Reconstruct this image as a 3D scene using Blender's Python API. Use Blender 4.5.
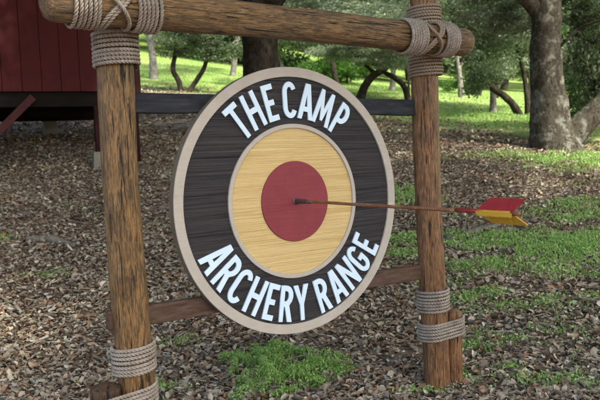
import bpy, bmesh, math, random
import numpy as np
from mathutils import Vector, Matrix, noise
random.seed(7)
rng = np.random.default_rng(11)
R_ = math.radians
S = bpy.context.scene
C = S.collection
for o in list(bpy.data.objects): bpy.data.objects.remove(o)

# ------------------------------------------------------------------ camera
PITCH, ROLL, FPX = .0611, .0432, 703.8
cam_data = bpy.data.cameras.new('camera')
cam = bpy.data.objects.new('camera', cam_data); C.objects.link(cam)
cam.matrix_world = Matrix.Translation((0, 0, 1.5)) @ Matrix.Rotation(math.pi/2 - PITCH, 4, 'X') @ Matrix.Rotation(-ROLL, 4, 'Z')
cam_data.sensor_width = 36; cam_data.lens = FPX/600*36
cam_data.clip_start = .05; cam_data.clip_end = 600
cam_data.dof.use_dof = True; cam_data.dof.focus_distance = 3.65; cam_data.dof.aperture_fstop = 5.0
S.camera = cam

# ------------------------------------------------------------------ light
SUN_EL, SUN_AZ = R_(48), R_(135)          # azimuth measured from +Y towards +X
W = bpy.data.worlds.new('World'); S.world = W; W.use_nodes = True
wn = W.node_tree.nodes; wl = W.node_tree.links
sky = wn.new('ShaderNodeTexSky'); sky.sky_type = 'NISHITA'; sky.sun_disc = False
sky.sun_elevation = SUN_EL; sky.sun_rotation = SUN_AZ
sky.air_density = .8; sky.dust_density = 4.0
wl.new(sky.outputs[0], wn['Background'].inputs[0]); wn['Background'].inputs[1].default_value = .15
sd = bpy.data.lights.new('sun', 'SUN'); sd.energy = 2.6; sd.angle = R_(1.5); sd.color = (1, .95, .86)
sun = bpy.data.objects.new('sun', sd); C.objects.link(sun)
sdir = Vector((math.sin(SUN_AZ)*math.cos(SUN_EL), math.cos(SUN_AZ)*math.cos(SUN_EL), math.sin(SUN_EL)))
sun.rotation_euler = sdir.to_track_quat('Z', 'Y').to_euler(); sun.location = (6, -6, 20)
S.view_settings.view_transform = 'Standard'; S.view_settings.look = 'None'
S.view_settings.exposure = 1.68; S.view_settings.gamma = 1
S.view_settings.use_curve_mapping = False
S.view_settings.use_white_balance = True; S.view_settings.white_balance_temperature = 6900; S.view_settings.white_balance_tint = 1   # camera set for open shade

# ------------------------------------------------------------------ object helpers
def tag(o, label=None, cat=None, group=None, kind=None):
    if label: o['label'] = label
    if cat: o['category'] = cat
    if group: o['group'] = group
    if kind: o['kind'] = kind
    return o
def empty(name, loc=(0, 0, 0), rz=0.0):
    o = bpy.data.objects.new(name, None); C.objects.link(o)
    o.location = loc; o.rotation_euler = (0, 0, rz); o.empty_display_size = .1
    return o
def link(name, me, mat=None, parent=None, smooth=False):
    o = bpy.data.objects.new(name, me); C.objects.link(o)
    if mat and not me.materials: me.materials.append(mat)
    if parent: o.parent = parent
    if smooth and len(me.polygons):
        me.polygons.foreach_set('use_smooth', np.ones(len(me.polygons), bool))
    return o
def npmesh(name, V, F):
    """V (n,3); F (m,k) all polygons with k corners"""
    V = np.asarray(V, np.float32); F = np.asarray(F, np.int32)
    me = bpy.data.meshes.new(name)
    me.vertices.add(len(V)); me.vertices.foreach_set('co', V.ravel())
    k = F.shape[1]
    me.loops.add(F.size); me.loops.foreach_set('vertex_index', F.ravel())
    me.polygons.add(len(F)); me.polygons.foreach_set('loop_start', np.arange(0, F.size, k, dtype=np.int32))
    me.update(calc_edges=True); me.validate()
    return me
def bmobj(name, bm, mat, parent=None, smooth=False):
    me = bpy.data.meshes.new(name); bmesh.ops.recalc_face_normals(bm, faces=bm.faces); bm.to_mesh(me); bm.free()
    return link(name, me, mat, parent, smooth)
def box(bm, cx, cy, cz, sx, sy, sz, rot=None, bev=0.0):
    r = bmesh.ops.create_cube(bm, size=1.0); vs = r['verts']
    for v in vs: v.co = Vector((v.co.x*sx, v.co.y*sy, v.co.z*sz))
    if bev:
        es = list({e for v in vs for e in v.link_edges})
        rb = bmesh.ops.bevel(bm, geom=es, offset=bev, segments=2, affect='EDGES', profile=.6)
        vs = list({v for f in rb['faces'] for v in f.verts} | {v for v in vs if v.is_valid})
    for v in vs:
        if rot: v.co = rot @ v.co
        v.co += Vector((cx, cy, cz))

# ------------------------------------------------------------------ materials
def lin(r, g, b):
    f = lambda c: ((c/255+.055)/1.055)**2.4 if c/255 > .04045 else c/255/12.92
    return (f(r), f(g), f(b), 1)
class Mat:
    def __init__(s, name, rough=.8, spec=.3):
        s.m = bpy.data.materials.new(name); s.m.use_nodes = True
        s.n = s.m.node_tree.nodes; s.l = s.m.node_tree.links
        s.b = s.n['Principled BSDF']; s.b.inputs['Roughness'].default_value = rough
        s.b.inputs['Specular IOR Level'].default_value = spec
    def coord(s, scale=(1, 1, 1), kind='Object'):
        t = s.n.new('ShaderNodeTexCoord'); mp = s.n.new('ShaderNodeMapping'); mp.inputs['Scale'].default_value = scale
        s.l.new(t.outputs[kind], mp.inputs[0]); return mp.outputs[0]
    def noise(s, vec, scale=5, detail=5, rough=.6, dist=0):
        t = s.n.new('ShaderNodeTexNoise'); t.inputs['Scale'].default_value = scale; t.inputs['Detail'].default_value = detail
        t.inputs['Roughness'].default_value = rough; t.inputs['Distortion'].default_value = dist
        s.l.new(vec, t.inputs['Vector']); return t.outputs['Fac']
    def ramp(s, fac, stops, interp='LINEAR'):
        r = s.n.new('ShaderNodeValToRGB'); cr = r.color_ramp; cr.interpolation = interp
        while len(cr.elements) < len(stops): cr.elements.new(.5)
        for e, (p, c) in zip(cr.elements, stops):
            e.position = p; e.color = c if len(c) == 4 else (*c, 1)
        s.l.new(fac, r.inputs[0]); return r.outputs[0]
    def mix(s, fac, a, b, mode='MIX'):
        m = s.n.new('ShaderNodeMix'); m.data_type = 'RGBA'; m.blend_type = mode
        for sock, v in ((m.inputs[0], fac), (m.inputs[6], a), (m.inputs[7], b)):
            if isinstance(v, (int, float)): sock.default_value = v
            elif isinstance(v, tuple): sock.default_value = v if len(v) == 4 else (*v, 1)
            else: s.l.new(v, sock)
        return m.outputs[2]
    def math(s, op, a, b=0.0):
        m = s.n.new('ShaderNodeMath'); m.operation = op
        for sock, v in ((m.inputs[0], a), (m.inputs[1], b)):
            if isinstance(v, (int, float)): sock.default_value = v
            else: s.l.new(v, sock)
        return m.outputs[0]
    def color(s, c):
        if isinstance(c, tuple): s.b.inputs['Base Color'].default_value = c if len(c) == 4 else (*c, 1)
        else: s.l.new(c, s.b.inputs['Base Color'])
        return s
    def bump(s, h, strength=.5, dist=.01):
        b = s.n.new('ShaderNodeBump'); b.inputs['Strength'].default_value = strength; b.inputs['Distance'].default_value = dist
        s.l.new(h, b.inputs['Height']); s.l.new(b.outputs[0], s.b.inputs['Normal']); return s
    def island(s):
        g = s.n.new('ShaderNodeNewGeometry'); return g.outputs['Random Per Island']
    def attr(s, name):
        a = s.n.new('ShaderNodeAttribute'); a.attribute_name = name; return a.outputs['Fac']

def log_material(name, light, mid, dark, flame=.5):
    m = Mat(name, .42, .50)
    fine = m.noise(m.coord((1, 1, .07)), 170, 6, .65, .9)
    wavy = m.noise(m.coord((1, 1, .20)), 46, 5, .62, 2.0)
    blot = m.noise(m.coord((1, 1, .5)), 8, 5, .65)
    crk = m.noise(m.coord((1, 1, .06)), 58, 5, .6, .7)
    c = m.ramp(blot, [(.3, mid), (.5, light), (.72, tuple(x*.75 for x in mid[:3]))])
    c = m.mix(m.ramp(wavy, [(.34, (flame, flame, flame)), (.50, (0, 0, 0))]), c, dark)
    str_ = m.noise(m.coord((1, 1, .12)), 88, 4, .7, .8)
    c = m.mix(m.ramp(str_, [(.52, (0, 0, 0)), (.68, (.55, .55, .55))]), c, tuple(min(1, x*1.45) for x in light[:3]))
    c = m.mix(m.math('MULTIPLY', m.ramp(fine, [(.40, (1, 1, 1)), (.56, (0, 0, 0))]), .75), c, dark)
    ck = m.ramp(crk, [(.355, (1, 1, 1)), (.41, (0, 0, 0))])
    c = m.mix(ck, c, tuple(x*.35 for x in dark[:3]))
    kn = m.noise(m.coord((1, 1, .45)), 17, 4, .6)
    c = m.mix(m.ramp(kn, [(.60, (0, 0, 0)), (.76, (.7, .7, .7))]), c, tuple(x*2 for x in dark[:3]))
    m.color(c)
    h = m.math('ADD', m.math('MULTIPLY', wavy, .8), m.math('SUBTRACT', fine, m.math('MULTIPLY', ck, 1.5)))
    m.bump(h, 1.0, .009)
    return m.m
M = {}
M['post_ochre'] = log_material('ochre_log', (.33, .180, .066), (.140, .070, .026), (.022, .011, .006), .8)
M['post_red'] = log_material('reddish_log', (.35, .170, .072), (.16, .070, .030), (.035, .014, .008), .6)
M['beam'] = log_material('brown_log', (.31, .175, .072), (.140, .075, .034), (.024, .012, .007), .6)
M['stake'] = log_material('stake_log', (.12, .060, .028), (.07, .034, .018), (.022, .012, .008), .8)
M['stake_end'] = None

m = Mat('manila_rope', .9, .15)
n1 = m.noise(m.coord((1, 1, 1)), 320, 3, .6); n2 = m.noise(m.coord((1, 1, 1)), 14, 3, .6)
m.color(m.mix(m.ramp(n1, [(.3, (0, 0, 0)), (.7, (1, 1, 1))]), (.20, .165, .145), m.ramp(n2, [(.32, (.27, .215, .175)), (.50, (.42, .36, .31)), (.68, (.54, .475, .43))])))
m.bump(n1, .5, .002); M['rope'] = m.m
m = Mat('brown_manila_rope', .9, .15)
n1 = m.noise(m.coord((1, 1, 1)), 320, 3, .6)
m.color(m.mix(n1, (.17, .125, .09), (.42, .33, .26))); m.bump(n1, .5, .002); M['rope_brown'] = m.m  # browner manila for some lashings of the top right joint

def sandblast(name, base, low, hi, bump):
    m = Mat(name, .75, .25)
    big = m.noise(m.coord((.9, 1, 26)), 3.0, 3, .6, .5)
    g = m.noise(m.coord((.22, 1, 20)), 6.5, 6, .66, .25)
    fine = m.noise(m.coord((2.5, 1, 60)), 9, 4, .6)
    c = m.mix(m.ramp(g, [(.36, (1, 1, 1)), (.52, (0, 0, 0))]), base, low)
    c = m.mix(m.math('MULTIPLY', m.ramp(g, [(.55, (0, 0, 0)), (.70, (1, 1, 1))]), m.ramp(big, [(.42, (.1, .1, .1)), (.62, (1, 1, 1))])), c, hi)
    c = m.mix(m.math('MULTIPLY', fine, .35), c, low)
    m.color(c); m.bump(m.math('ADD', g, m.math('MULTIPLY', fine, .4)), 1.0, bump)
    return m.m
M['face_black'] = sandblast('sandblasted_charcoal_wood', (.060, .054, .060), (.014, .012, .016), (.150, .115, .100), .010)
M['face_yellow'] = sandblast('sandblasted_yellow_wood', (.74, .555, .275), (.57, .38, .155), (.80, .64, .37), .007)
def paint(name, col, var=.12, rough=.6, spec=.3, sc=9, grain=.0):
    m = Mat(name, rough, spec)
    n = m.noise(m.coord(), sc, 6, .65); f = m.noise(m.coord(), 140, 3, .6)
    d = tuple(x*(1-var) for x in col[:3]); l = tuple(min(1, x*(1+var)) for x in col[:3])
    c = m.mix(m.math('MULTIPLY', f, .3), m.ramp(n, [(.3, d), (.7, l)]), d)
    if grain:
        gr_ = m.noise(m.coord((.25, 1, 16)), 9, 6, .7, .3); ch = m.noise(m.coord((1, 1, 1.6)), 26, 6, .75)
        c = m.mix(m.math('MULTIPLY', m.ramp(gr_, [(.38, (1, 1, 1)), (.55, (0, 0, 0))]), grain), c, tuple(x*.62 for x in col[:3]))
        c = m.mix(m.ramp(ch, [(.70, (0, 0, 0)), (.76, (.6, .6, .6))]), c, tuple(x*.5+.03 for x in col[:3]))
        m.color(c); m.bump(m.math('ADD', gr_, m.math('MULTIPLY', f, .3)), .7, .003)
    else:
        m.color(c); m.bump(f, .25, .002)
    return m.m
M['cream'] = paint('taupe_ring_paint', (.45, .40, .36), .10, grain=.16)
M['rim'] = paint('disc_edge_paint', (.17, .14, .115), .22, .7, .2, 12)
M['red_face'] = paint('bullseye_red_paint', (.235, .036, .050), .14, .55, grain=.25)
M['letter'] = paint('pale_blue_white_paint', (.62, .76, .92), .04, .5)
M['arrow_red'] = paint('red_vane_paint', (.34, .022, .03), .2, .55, .3, 40, grain=.6)
M['arrow_yellow'] = paint('yellow_vane_paint', (.60, .37, .045), .15, .55, .3, 40, grain=.6)
M['arrow_band'] = paint('red_shaft_paint', (.25, .02, .018), .2, .45, .4, 60)
m = Mat('rusty_rod', .6, .4); n = m.noise(m.coord((1, 1, .25)), 55, 5, .7)
m.color(m.ramp(n, [(.3, (.10, .035, .018)), (.5, (.23, .095, .045)), (.7, (.34, .20, .12))])); m.bump(n, .3, .002); M['rod'] = m.m
m = Mat('dull_pipe_metal', .45, .5); n = m.noise(m.coord(), 60, 4, .7); m.b.inputs['Metallic'].default_value = .5
m.color(m.ramp(n, [(.35, (.05, .03, .03)), (.65, (.20, .15, .15))])); M['pipe'] = m.m
m = Mat('charred_rail_board', .8, .2); n = m.noise(m.coord((.25, 1, 2)), 22, 6, .7); n2 = m.noise(m.coord((1, 1, 1)), 3.2, 3, .5)
m.color(m.ramp(n, [(.3, (.012, .013, .018)), (.55, (.030, .032, .042)), (.75, (.065, .060, .065))])); m.bump(n, .5, .004); M['rail_dark'] = m.m
m = Mat('rusty_brown_rail', .75, .25); n = m.noise(m.coord((.3, 1, 2.2)), 20, 6, .7); n2 = m.noise(m.coord((1, 1, .5)), 5.5, 3, .5)
c = m.ramp(n, [(.3, (.040, .022, .016)), (.5, (.085, .050, .036)), (.72, (.14, .095, .075))])
m.color(m.mix(m.ramp(n2, [(.60, (0, 0, 0)), (.68, (.7, .7, .7))]), c, (.26, .075, .035))); m.bump(n, .5, .004); M['rail_rust'] = m.m

def bark(name, dark, light, patch):
    m = Mat(name, .95, .1)
    g = m.noise(m.coord((1, 1, .45)), 18, 7, .75, 1.2); b = m.noise(m.coord(), 4.2, 6, .72)
    c = m.ramp(g, [(.35, dark), (.62, light)])
    c = m.mix(m.ramp(b, [(.52, (0, 0, 0)), (.60, (.75, .75, .75))]), c, patch)
    m.color(c); m.bump(g, 1.0, .04); return m.m
M['bark_oak'] = bark('oak_bark', (.018, .015, .012), (.125, .108, .088), (.27, .265, .235))
M['bark_dark'] = bark('dark_bark', (.015, .012, .010), (.060, .048, .040), (.085, .075, .065))
M['bark_pale'] = bark('pale_bark', (.09, .08, .075), (.26, .24, .225), (.34, .33, .31))

def leafy(name, cols, transl=.5):
    m = Mat(name, .42, .55)
    st = [(i/(len(cols)-1), c) for i, c in enumerate(cols)]
    c = m.ramp(m.island(), st); m.color(c)
    tr = m.n.new('ShaderNodeBsdfTranslucent'); m.l.new(c, tr.inputs[0])
    ms = m.n.new('ShaderNodeMixShader'); ms.inputs[0].default_value = transl
    m.l.new(m.b.outputs[0], ms.inputs[1]); m.l.new(tr.outputs[0], ms.inputs[2])
    m.l.new(ms.outputs[0], m.n['Material Output'].inputs[0]); return m.m
M['leaf_oak'] = leafy('oak_leaves', [(.045, .075, .033), (.095, .14, .062), (.14, .19, .095), (.07, .11, .045), (.25, .285, .19)])
M['leaf_grey'] = leafy('grey_green_leaves', [(.14, .19, .11), (.22, .27, .17), (.30, .34, .24), (.17, .22, .12), (.40, .43, .34)])
M['leaf_mid'] = leafy('mid_green_leaves', [(.045, .10, .028), (.09, .175, .05), (.145, .25, .075), (.075, .13, .042)])
M['leaf_bright'] = leafy('bright_green_leaves', [(.07, .17, .025), (.11, .25, .04), (.16, .30, .06)])
M['weed'] = leafy('weed_leaves', [(.20, .33, .08), (.28, .46, .12), (.40, .58, .19), (.23, .39, .10)], .3)
M['grass'] = leafy('grass_blades', [(.16, .28, .07), (.20, .32, .085), (.25, .35, .11), (.29, .34, .14)], .3)
m = Mat('dead_leaves', .8, .2)
isl = m.island()
c = m.ramp(isl, [(0, (.045, .032, .024)), (.10, (.28, .18, .115)), (.22, (.54, .46, .36)), (.33, (.17, .128, .098)), (.44, (.66, .59, .475)), (.52, (.33, .285, .23)),
                 (.62, (.085, .06, .045)), (.71, (.53, .46, .36)), (.80, (.38, .19, .10)), (.87, (.27, .21, .16)), (.94, (.68, .64, .56)), (1, (.25, .20, .16))])
nn = m.noise(m.coord(), 60, 3, .6)
m.color(m.mix(m.math('MULTIPLY', nn, .45), c, (.12, .09, .07))); M['litter'] = m.m

# ------------------------------------------------------------------ terrain
def smooth(x, a, b):
    t = np.clip((x-a)/(b-a), 0, 1); return t*t*(3-2*t)
_ph = rng.uniform(0, 6.28, 40); _dx = rng.uniform(-1, 1, (40, 2)); _dx /= np.linalg.norm(_dx, axis=1)[:, None]
def wob(x, y, f, k=0, n=6):
    s = 0
    for i in range(n):
        a = _dx[(i+k) % 40]; s = s + np.sin((x*a[0]+y*a[1])*f*(1+.37*i)+_ph[(i+k*3) % 40])/(1+.3*i)
    return s/2.6
def ground(x, y):
    x = np.asarray(x, float); y = np.asarray(y, float)
    t = np.maximum(y-4.1, 0); near = np.where(t < 1, t*t*.5, t-.5)
    z = .213*near
    z = z - .042*np.maximum(y-12, 0) + .10*np.maximum(y-52, 0)
    xc = 16*np.tanh(x/16)
    z = z - .0043*np.clip(y-2, 0, 60)*xc
    z = z + .012*wob(x, y, 2.3, 3) + .035*wob(x, y, .5, 9)*smooth(y, 6, 12)
    z = z + .006*wob(x, y, 9, 14)
    return z - .02 + .02*0
def lawn(x, y):
    b = 19.2 - 1.05*np.clip(x, -9, 12) + 2.4*wob(x, y, .45, 5) + 1.3*wob(x, y, 1.7, 21)
    return smooth(y-b, -2.2, 2.6)
def axis(a, b, segs):
    pts = []
    for (p0, p1, st) in segs: pts += list(np.arange(p0, p1, st))
    return np.array(pts+[segs[-1][1]])
gy = axis(0, 0, [(-30, -2, 2.), (-2, 3, .5), (3, 9, .07), (9, 16, .14), (16, 30, .35), (30, 60, 1.), (60, 260, 8.)])
gx = axis(0, 0, [(-200, -40, 16.), (-40, -12, 1.), (-12, -5, .25), (-5, 6, .09), (6, 14, .25), (14, 40, 1.), (40, 200, 16.)])
X, Y = np.meshgrid(gx, gy); Z = ground(X, Y)
V = np.stack([X.ravel(), Y.ravel(), Z.ravel()], 1); nx, ny = len(gx), len(gy)
i = (np.arange(ny-1)[:, None]*nx+np.arange(nx-1)[None]).ravel()
gm = npmesh('ground', V, np.stack([i, i+1, i+nx+1, i+nx], 1))
at = gm.attributes.new('lawn', 'FLOAT', 'POINT'); at.data.foreach_set('value', lawn(X, Y).ravel().astype(np.float32))
m = Mat('leaf_strewn_soil_and_lawn', .95, .1)
v = m.coord()
vo = m.n.new('ShaderNodeTexVoronoi'); vo.inputs['Scale'].default_value = 22; vo.inputs['Randomness'].default_value = 1; m.l.new(m.coord((1, 1.35, 1)), vo.inputs['Vector'])
sp = m.n.new('ShaderNodeSeparateColor'); m.l.new(vo.outputs['Color'], sp.inputs[0])
lc = m.ramp(sp.outputs[0], [(0, (.06, .042, .032)), (.2, (.16, .11, .08)), (.4, (.30, .24, .19)), (.55, (.12, .09, .07)), (.75, (.36, .31, .26)), (.9, (.24, .14, .09)), (1, (.42, .37, .31))])
soil = m.mix(m.ramp(m.noise(v, 1.3, 4, .6), [(.42, (.0, .0, .0)), (.66, (.75, .75, .75))]), lc, (.055, .042, .033))
gr1 = m.ramp(m.noise(v, 3.5, 6, .7), [(.3, (.16, .27, .065)), (.5, (.20, .31, .08)), (.7, (.25, .34, .11))])
gr = m.mix(m.ramp(m.noise(v, .5, 4, .6), [(.45, (0, 0, 0)), (.7, (.7, .7, .7))]), gr1, (.27, .27, .12))
m.color(m.mix(m.attr('lawn'), soil, gr)); m.bump(m.noise(v, 25, 4, .7), .6, .03)
g = link('ground', gm, m.m, smooth=True); tag(g, kind='structure')

CI = (Matrix.Rotation(math.pi/2-PITCH, 3, 'X') @ Matrix.Rotation(-ROLL, 3, 'Z'))
def ray(px, py): return CI @ Vector(((px-300)/FPX, (200-py)/FPX, -1))
def P(px, py, depth):                      # the world point seen at a pixel, at distance Y=depth
    d = ray(px, py); return Vector((0, 0, 1.5)) + d*(depth/d.y)
def G(px, py):                             # where the sight line meets the ground
    d = ray(px, py); t = 3.0
    while t < 90:
        q = Vector((0, 0, 1.5))+d*t
        if q.z < float(ground(q.x, q.y)): return q
        t += .02
    return q
def onground(x, y, dz=0): return Vector((x, y, float(ground(x, y))+dz))

# ------------------------------------------------------------------ leaf litter (uncountable)
def litter_mesh(n, ylo, yhi, size, zmax, name):
    y = rng.uniform(ylo, yhi, n); hw = .47*y+1.6
    x = rng.uniform(-1, 1, n)*hw
    keep = rng.random(n) > lawn(x, y)*.96
    keep &= rng.random(n) < np.clip(.85+.45*wob(x, y, .9, 11)+.3*wob(x, y, 2.7, 25), .35, 1)
    bare = wob(x, y, 1.1, 30)+.5*wob(x, y, 4.0, 12)
    keep &= ~((bare > .62) & (rng.random(n) < .72))
    x, y = x[keep], y[keep]; n = len(x)
    z = ground(x, y)+rng.random(n)**1.6*zmax+.004
    L = size*(.45+1.0*rng.random(n)**1.5+.5*(rng.random(n) < .06)); Wd = L*rng.uniform(.38, .62, n)
    a = rng.uniform(0, 6.283, n); tilt = rng.normal(0, .34, n); roll = rng.normal(0, .42, n); fold = rng.uniform(-.35, .5, n); cup = rng.normal(.1, .22, n)
    lx = np.stack([-.5*np.ones(n), -.18*np.ones(n), .25*np.ones(n), .5*np.ones(n), .25*np.ones(n), -.18*np.ones(n)], 1)*L[:, None]
    ly = np.array([0, -.5, -.42, 0, .42, .5])[None]*Wd[:, None]
    lz = np.abs(ly)*fold[:, None] - (lx**2/L[:, None])*cup[:, None]*4
    # tilt about y, roll about x
    ct, st = np.cos(tilt)[:, None], np.sin(tilt)[:, None]; cr, sr = np.cos(roll)[:, None], np.sin(roll)[:, None]
    y1 = ly*cr-lz*sr; z1 = ly*sr+lz*cr
    x2 = lx*ct+z1*st; z2 = -lx*st+z1*ct
    ca, sa = np.cos(a)[:, None], np.sin(a)[:, None]
    V = np.stack([x2*ca-y1*sa+x[:, None], x2*sa+y1*ca+y[:, None], z2-z2.min(1)[:, None]*.8+z[:, None]], 2).reshape(-1, 3)
    b = np.arange(n)[:, None]*6
    F = np.concatenate([b+np.array([[0, 1, 2, 3]]), b+np.array([[0, 3, 4, 5]])])
    return V, F
parts = [litter_mesh(110000, 3.6, 7.5, .047, .028, 'a'), litter_mesh(120000, 7.5, 13, .047, .028, 'b'), litter_mesh(90000, 13, 26, .066, .03, 'c')]
def litter_twigs(n):
    y = 3.6+12*rng.random(n)**1.4; x = rng.uniform(-1, 1, n)*(.47*y+1); z = ground(x, y)+.012+rng.random(n)*.02
    a = rng.uniform(0, 3.14, n); L = rng.uniform(.03, .13, n); w = rng.uniform(.0018, .0045, n); e = rng.normal(0, .12, n)*L
    c = np.stack([x, y, z], 1); d = np.stack([np.cos(a)*L, np.sin(a)*L, e], 1); sd_ = np.stack([-np.sin(a)*w, np.cos(a)*w, 0*a], 1); up_ = np.array([0, 0, 1])*w[:, None]
    V = np.stack([c-d-sd_, c-d+sd_, c+d+sd_*.5, c+d-sd_*.5, c-d+up_*1.6, c+d+up_], 1).reshape(-1, 3); k = np.arange(n)[:, None]*6
    return V, np.concatenate([k+np.array([[0, 3, 5, 4]]), k+np.array([[1, 4, 5, 2]])])
parts.append(litter_twigs(7000))
VV, FF, off = [], [], 0
for V, F in parts: VV.append(V); FF.append(F+off); off += len(V)
o = link('leaf_litter', npmesh('leaf_litter', np.concatenate(VV), np.concatenate(FF)), M['litter'])
tag(o, 'dry brown and tan oak leaves covering the slope', 'leaf litter', kind='stuff')

# ------------------------------------------------------------------ herbs and grass
def blades(x, y, h, w, lean=.5, cut=1.0):
    n = len(x); z = ground(x, y); a = rng.uniform(0, 6.283, n); b = a+rng.normal(1.57, .5, n)
    l = np.abs(rng.normal(0, lean, n))*h
    p0 = np.stack([x, y, z], 1); s = np.stack([np.cos(a), np.sin(a), 0*a], 1)*w[:, None]/2
    d = np.stack([np.cos(b)*l, np.sin(b)*l, h], 1)
    p1 = p0+d*.55*np.array([.6, .6, 1.1]); p2 = p0+d
    V = np.stack([p0-s*.6, p0+s*.6, p1+s, p1-s, p2], 1).reshape(-1, 3); k = np.arange(n)[:, None]*5
    Q = k+np.array([[0, 1, 2, 3]]); T = k+np.array([[3, 2, 4, 4]])
    return V, Q, T
def leaflets(px, py, pz, size, nrm_up=.5):
    n = len(px); c = np.stack([px, py, pz], 1)
    a = rng.normal(0, 1, (n, 3)); a[:, 2] *= nrm_up; a /= np.linalg.norm(a, axis=1)[:, None]
    b = np.cross(a, rng.normal(0, 1, (n, 3))); b /= np.linalg.norm(b, axis=1)[:, None]
    L = size[:, None]
    V = np.stack([c-a*L*.5, c-b*L*.26, c+a*L*.5, c+b*L*.26], 1).reshape(-1, 3)
    F = np.arange(n)[:, None]*4+np.array([[0, 1, 2, 3]])
    return V, F
# patches of low weeds: (px, py, rx m, ry m, leaves, height)
PATCH = [(560, 250, 1.25, .50, 17000, .07), (520, 243, 1.0, .35, 9000, .06), (590, 215, .7, .8, 8000, .06), (588, 270, .7, .35, 5000, .06), (470, 268, .5, .22, 3000, .05),
         (578, 160, 1.3, .45, 7000, .08), (540, 118, 2.2, 1.2, 7000, .09), (600, 165, 1.0, .7, 5000, .08), (405, 198, .35, .5, 2600, .07), (402, 240, .32, .22, 2200, .05),
         (408, 256, .3, .15, 1500, .05), (470, 302, .30, .14, 1500, .04), (500, 296, .25, .12, 1200, .04), (525, 310, .45, .16, 1600, .04), (545, 335, .5, .16, 1500, .04),
         (500, 345, .3, .1, 900, .04), (560, 385, .5, .12, 2200, .05), (590, 390, .3, .1, 1300, .05), (520, 372, .4, .1, 1300, .04), (478, 352, .2, .08, 700, .04),
         (55, 277, .25, .10, 900, .03), (8, 240, .25, .15, 700, .04), (170, 346, .18, .08, 900, .04), (165, 390, .15, .06, 700, .04), (462, 384, .12, .05, 500, .04),
         (430, 395, .2, .05, 500, .04), (495, 160, .6, .3, 900, .05), (450, 215, .3, .3, 500, .04), (388, 305, .3, .12, 500, .03), (150, 75, 2.5, 2, 2500, .1), (95, 210, .5, .3, 350, .03), (575, 300, .4, .1, 900, .04), (440, 285, .3, .15, 600, .04)]
A = []
for (px, py, rx, ry, n, h) in PATCH:
    n = int(n*.48); c = G(px, py); r = np.sqrt(rng.random(n))*1.05; t = rng.uniform(0, 6.283, n)
    jx = 1+.35*np.sin(3*t+px); x = c.x+r*np.cos(t)*rx*jx; y = c.y+r*np.sin(t)*ry*jx
    k = (wob(x, y, 5.5, int(px) % 30)+.6*wob(x, y, 15, int(px) % 20) > -.5+.75*r); x, y = x[k], y[k]; nn_ = len(x)
    z = ground(x, y)+rng.random(nn_)*h+.012
    A.append(leaflets(x, y, z, rng.uniform(.014, .030, nn_)*(1+.05*max(0, c.y-5)), .6))
GB = []
for (px, py, rx, ry, n, h) in PATCH:
    c = G(px, py); n = int(n*.30); r = rng.random(n)**.6*1.15; t = rng.uniform(0, 6.283, n)
    jx = 1+.35*np.sin(3*t+px); x = c.x+r*np.cos(t)*rx*jx; y = c.y+r*np.sin(t)*ry*jx
    k = (wob(x, y, 5.5, int(px) % 30) > -.75+.5*r); x, y = x[k], y[k]
    V_, Q_, T_ = blades(x, y, rng.uniform(.5, 1.5, len(x))*h*1.25, rng.uniform(.005, .011, len(x))*(1+.06*max(0, c.y-5)), .7); A.append((V_, Q_))
# thin sprinkle everywhere, denser to the right
n = 30000; y = rng.uniform(4, 17, n); x = rng.uniform(-.5, 1, n)*(.47*y+1)
k = (wob(x, y, 2.6, 17)+.6*wob(x, y, 7, 2) > .62-.16*x/np.maximum(y, 1)*4) ; x, y = x[k], y[k]
A.append(leaflets(x, y, ground(x, y)+.012+rng.random(len(x))*.035, rng.uniform(.016, .034, len(x)), .6))
off = 0; VV = []; FF = []
for V, F in A: VV.append(V); FF.append(F+off); off += len(V)
o = link('low_weeds', npmesh('low_weeds', np.concatenate(VV), np.concatenate(FF)), M['weed'])
tag(o, 'low green weeds growing in patches among the dead leaves', 'weeds', kind='stuff')
# the big weed clump in front of the disc
c = G(281, 373); n = 26000
r = np.sqrt(rng.random(n)); t = rng.uniform(0, 6.283, n); jx = 1+.16*np.sin(3*t+1)+.1*np.sin(5*t)
x = c.x+r*np.cos(t)*.45*jx; y = c.y-.02+r*np.sin(t)*.44*jx
k = wob(x, y, 11, 4)+.7*wob(x, y, 23, 14) > -.55+.9*r**2; x, y, r = x[k], y[k], r[k]
dome = (.075*(1-r**2)+.03)*(1+.75*wob(x, y, 15, 8)+.4*wob(x, y, 37, 1))
z = ground(x, y)+.006+np.maximum(dome, .02)*(1-rng.random(len(x))**2)
V, F = leaflets(x, y, z, rng.uniform(.006, .024, len(x)), .9)
st = rng.integers(0, len(x), 1500)
V2, Q2, T2 = blades(x[st], y[st], np.maximum(dome[st], .03)*1.7*rng.uniform(.5, 1.2, 1500), np.full(1500, .004), .45)
Q2 = Q2.copy(); F = np.concatenate([F, Q2+len(V)]); V = np.concatenate([V, V2])
o = link('weed_clump', npmesh('weed_clump', V, F), M['weed'])
tag(o, 'large lacy bright green weed clump in front of the round sign', 'weed clump')
# lawn grass tufts
n = 60000; y = rng.uniform(14, 46, n); x = rng.uniform(-1, 1, n)*(.5*y+2); k = rng.random(n) < lawn(x, y); x, y = x[k], y[k]
V, Q, T = blades(x, y, rng.uniform(.03, .09, len(x)), rng.uniform(.012, .03, len(x)), .6)
o = link('lawn_grass', npmesh('lawn_grass', V, Q), M['grass']); tag(o, 'sunlit bright green grass on the hillside lawn', 'grass', kind='stuff')

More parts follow.
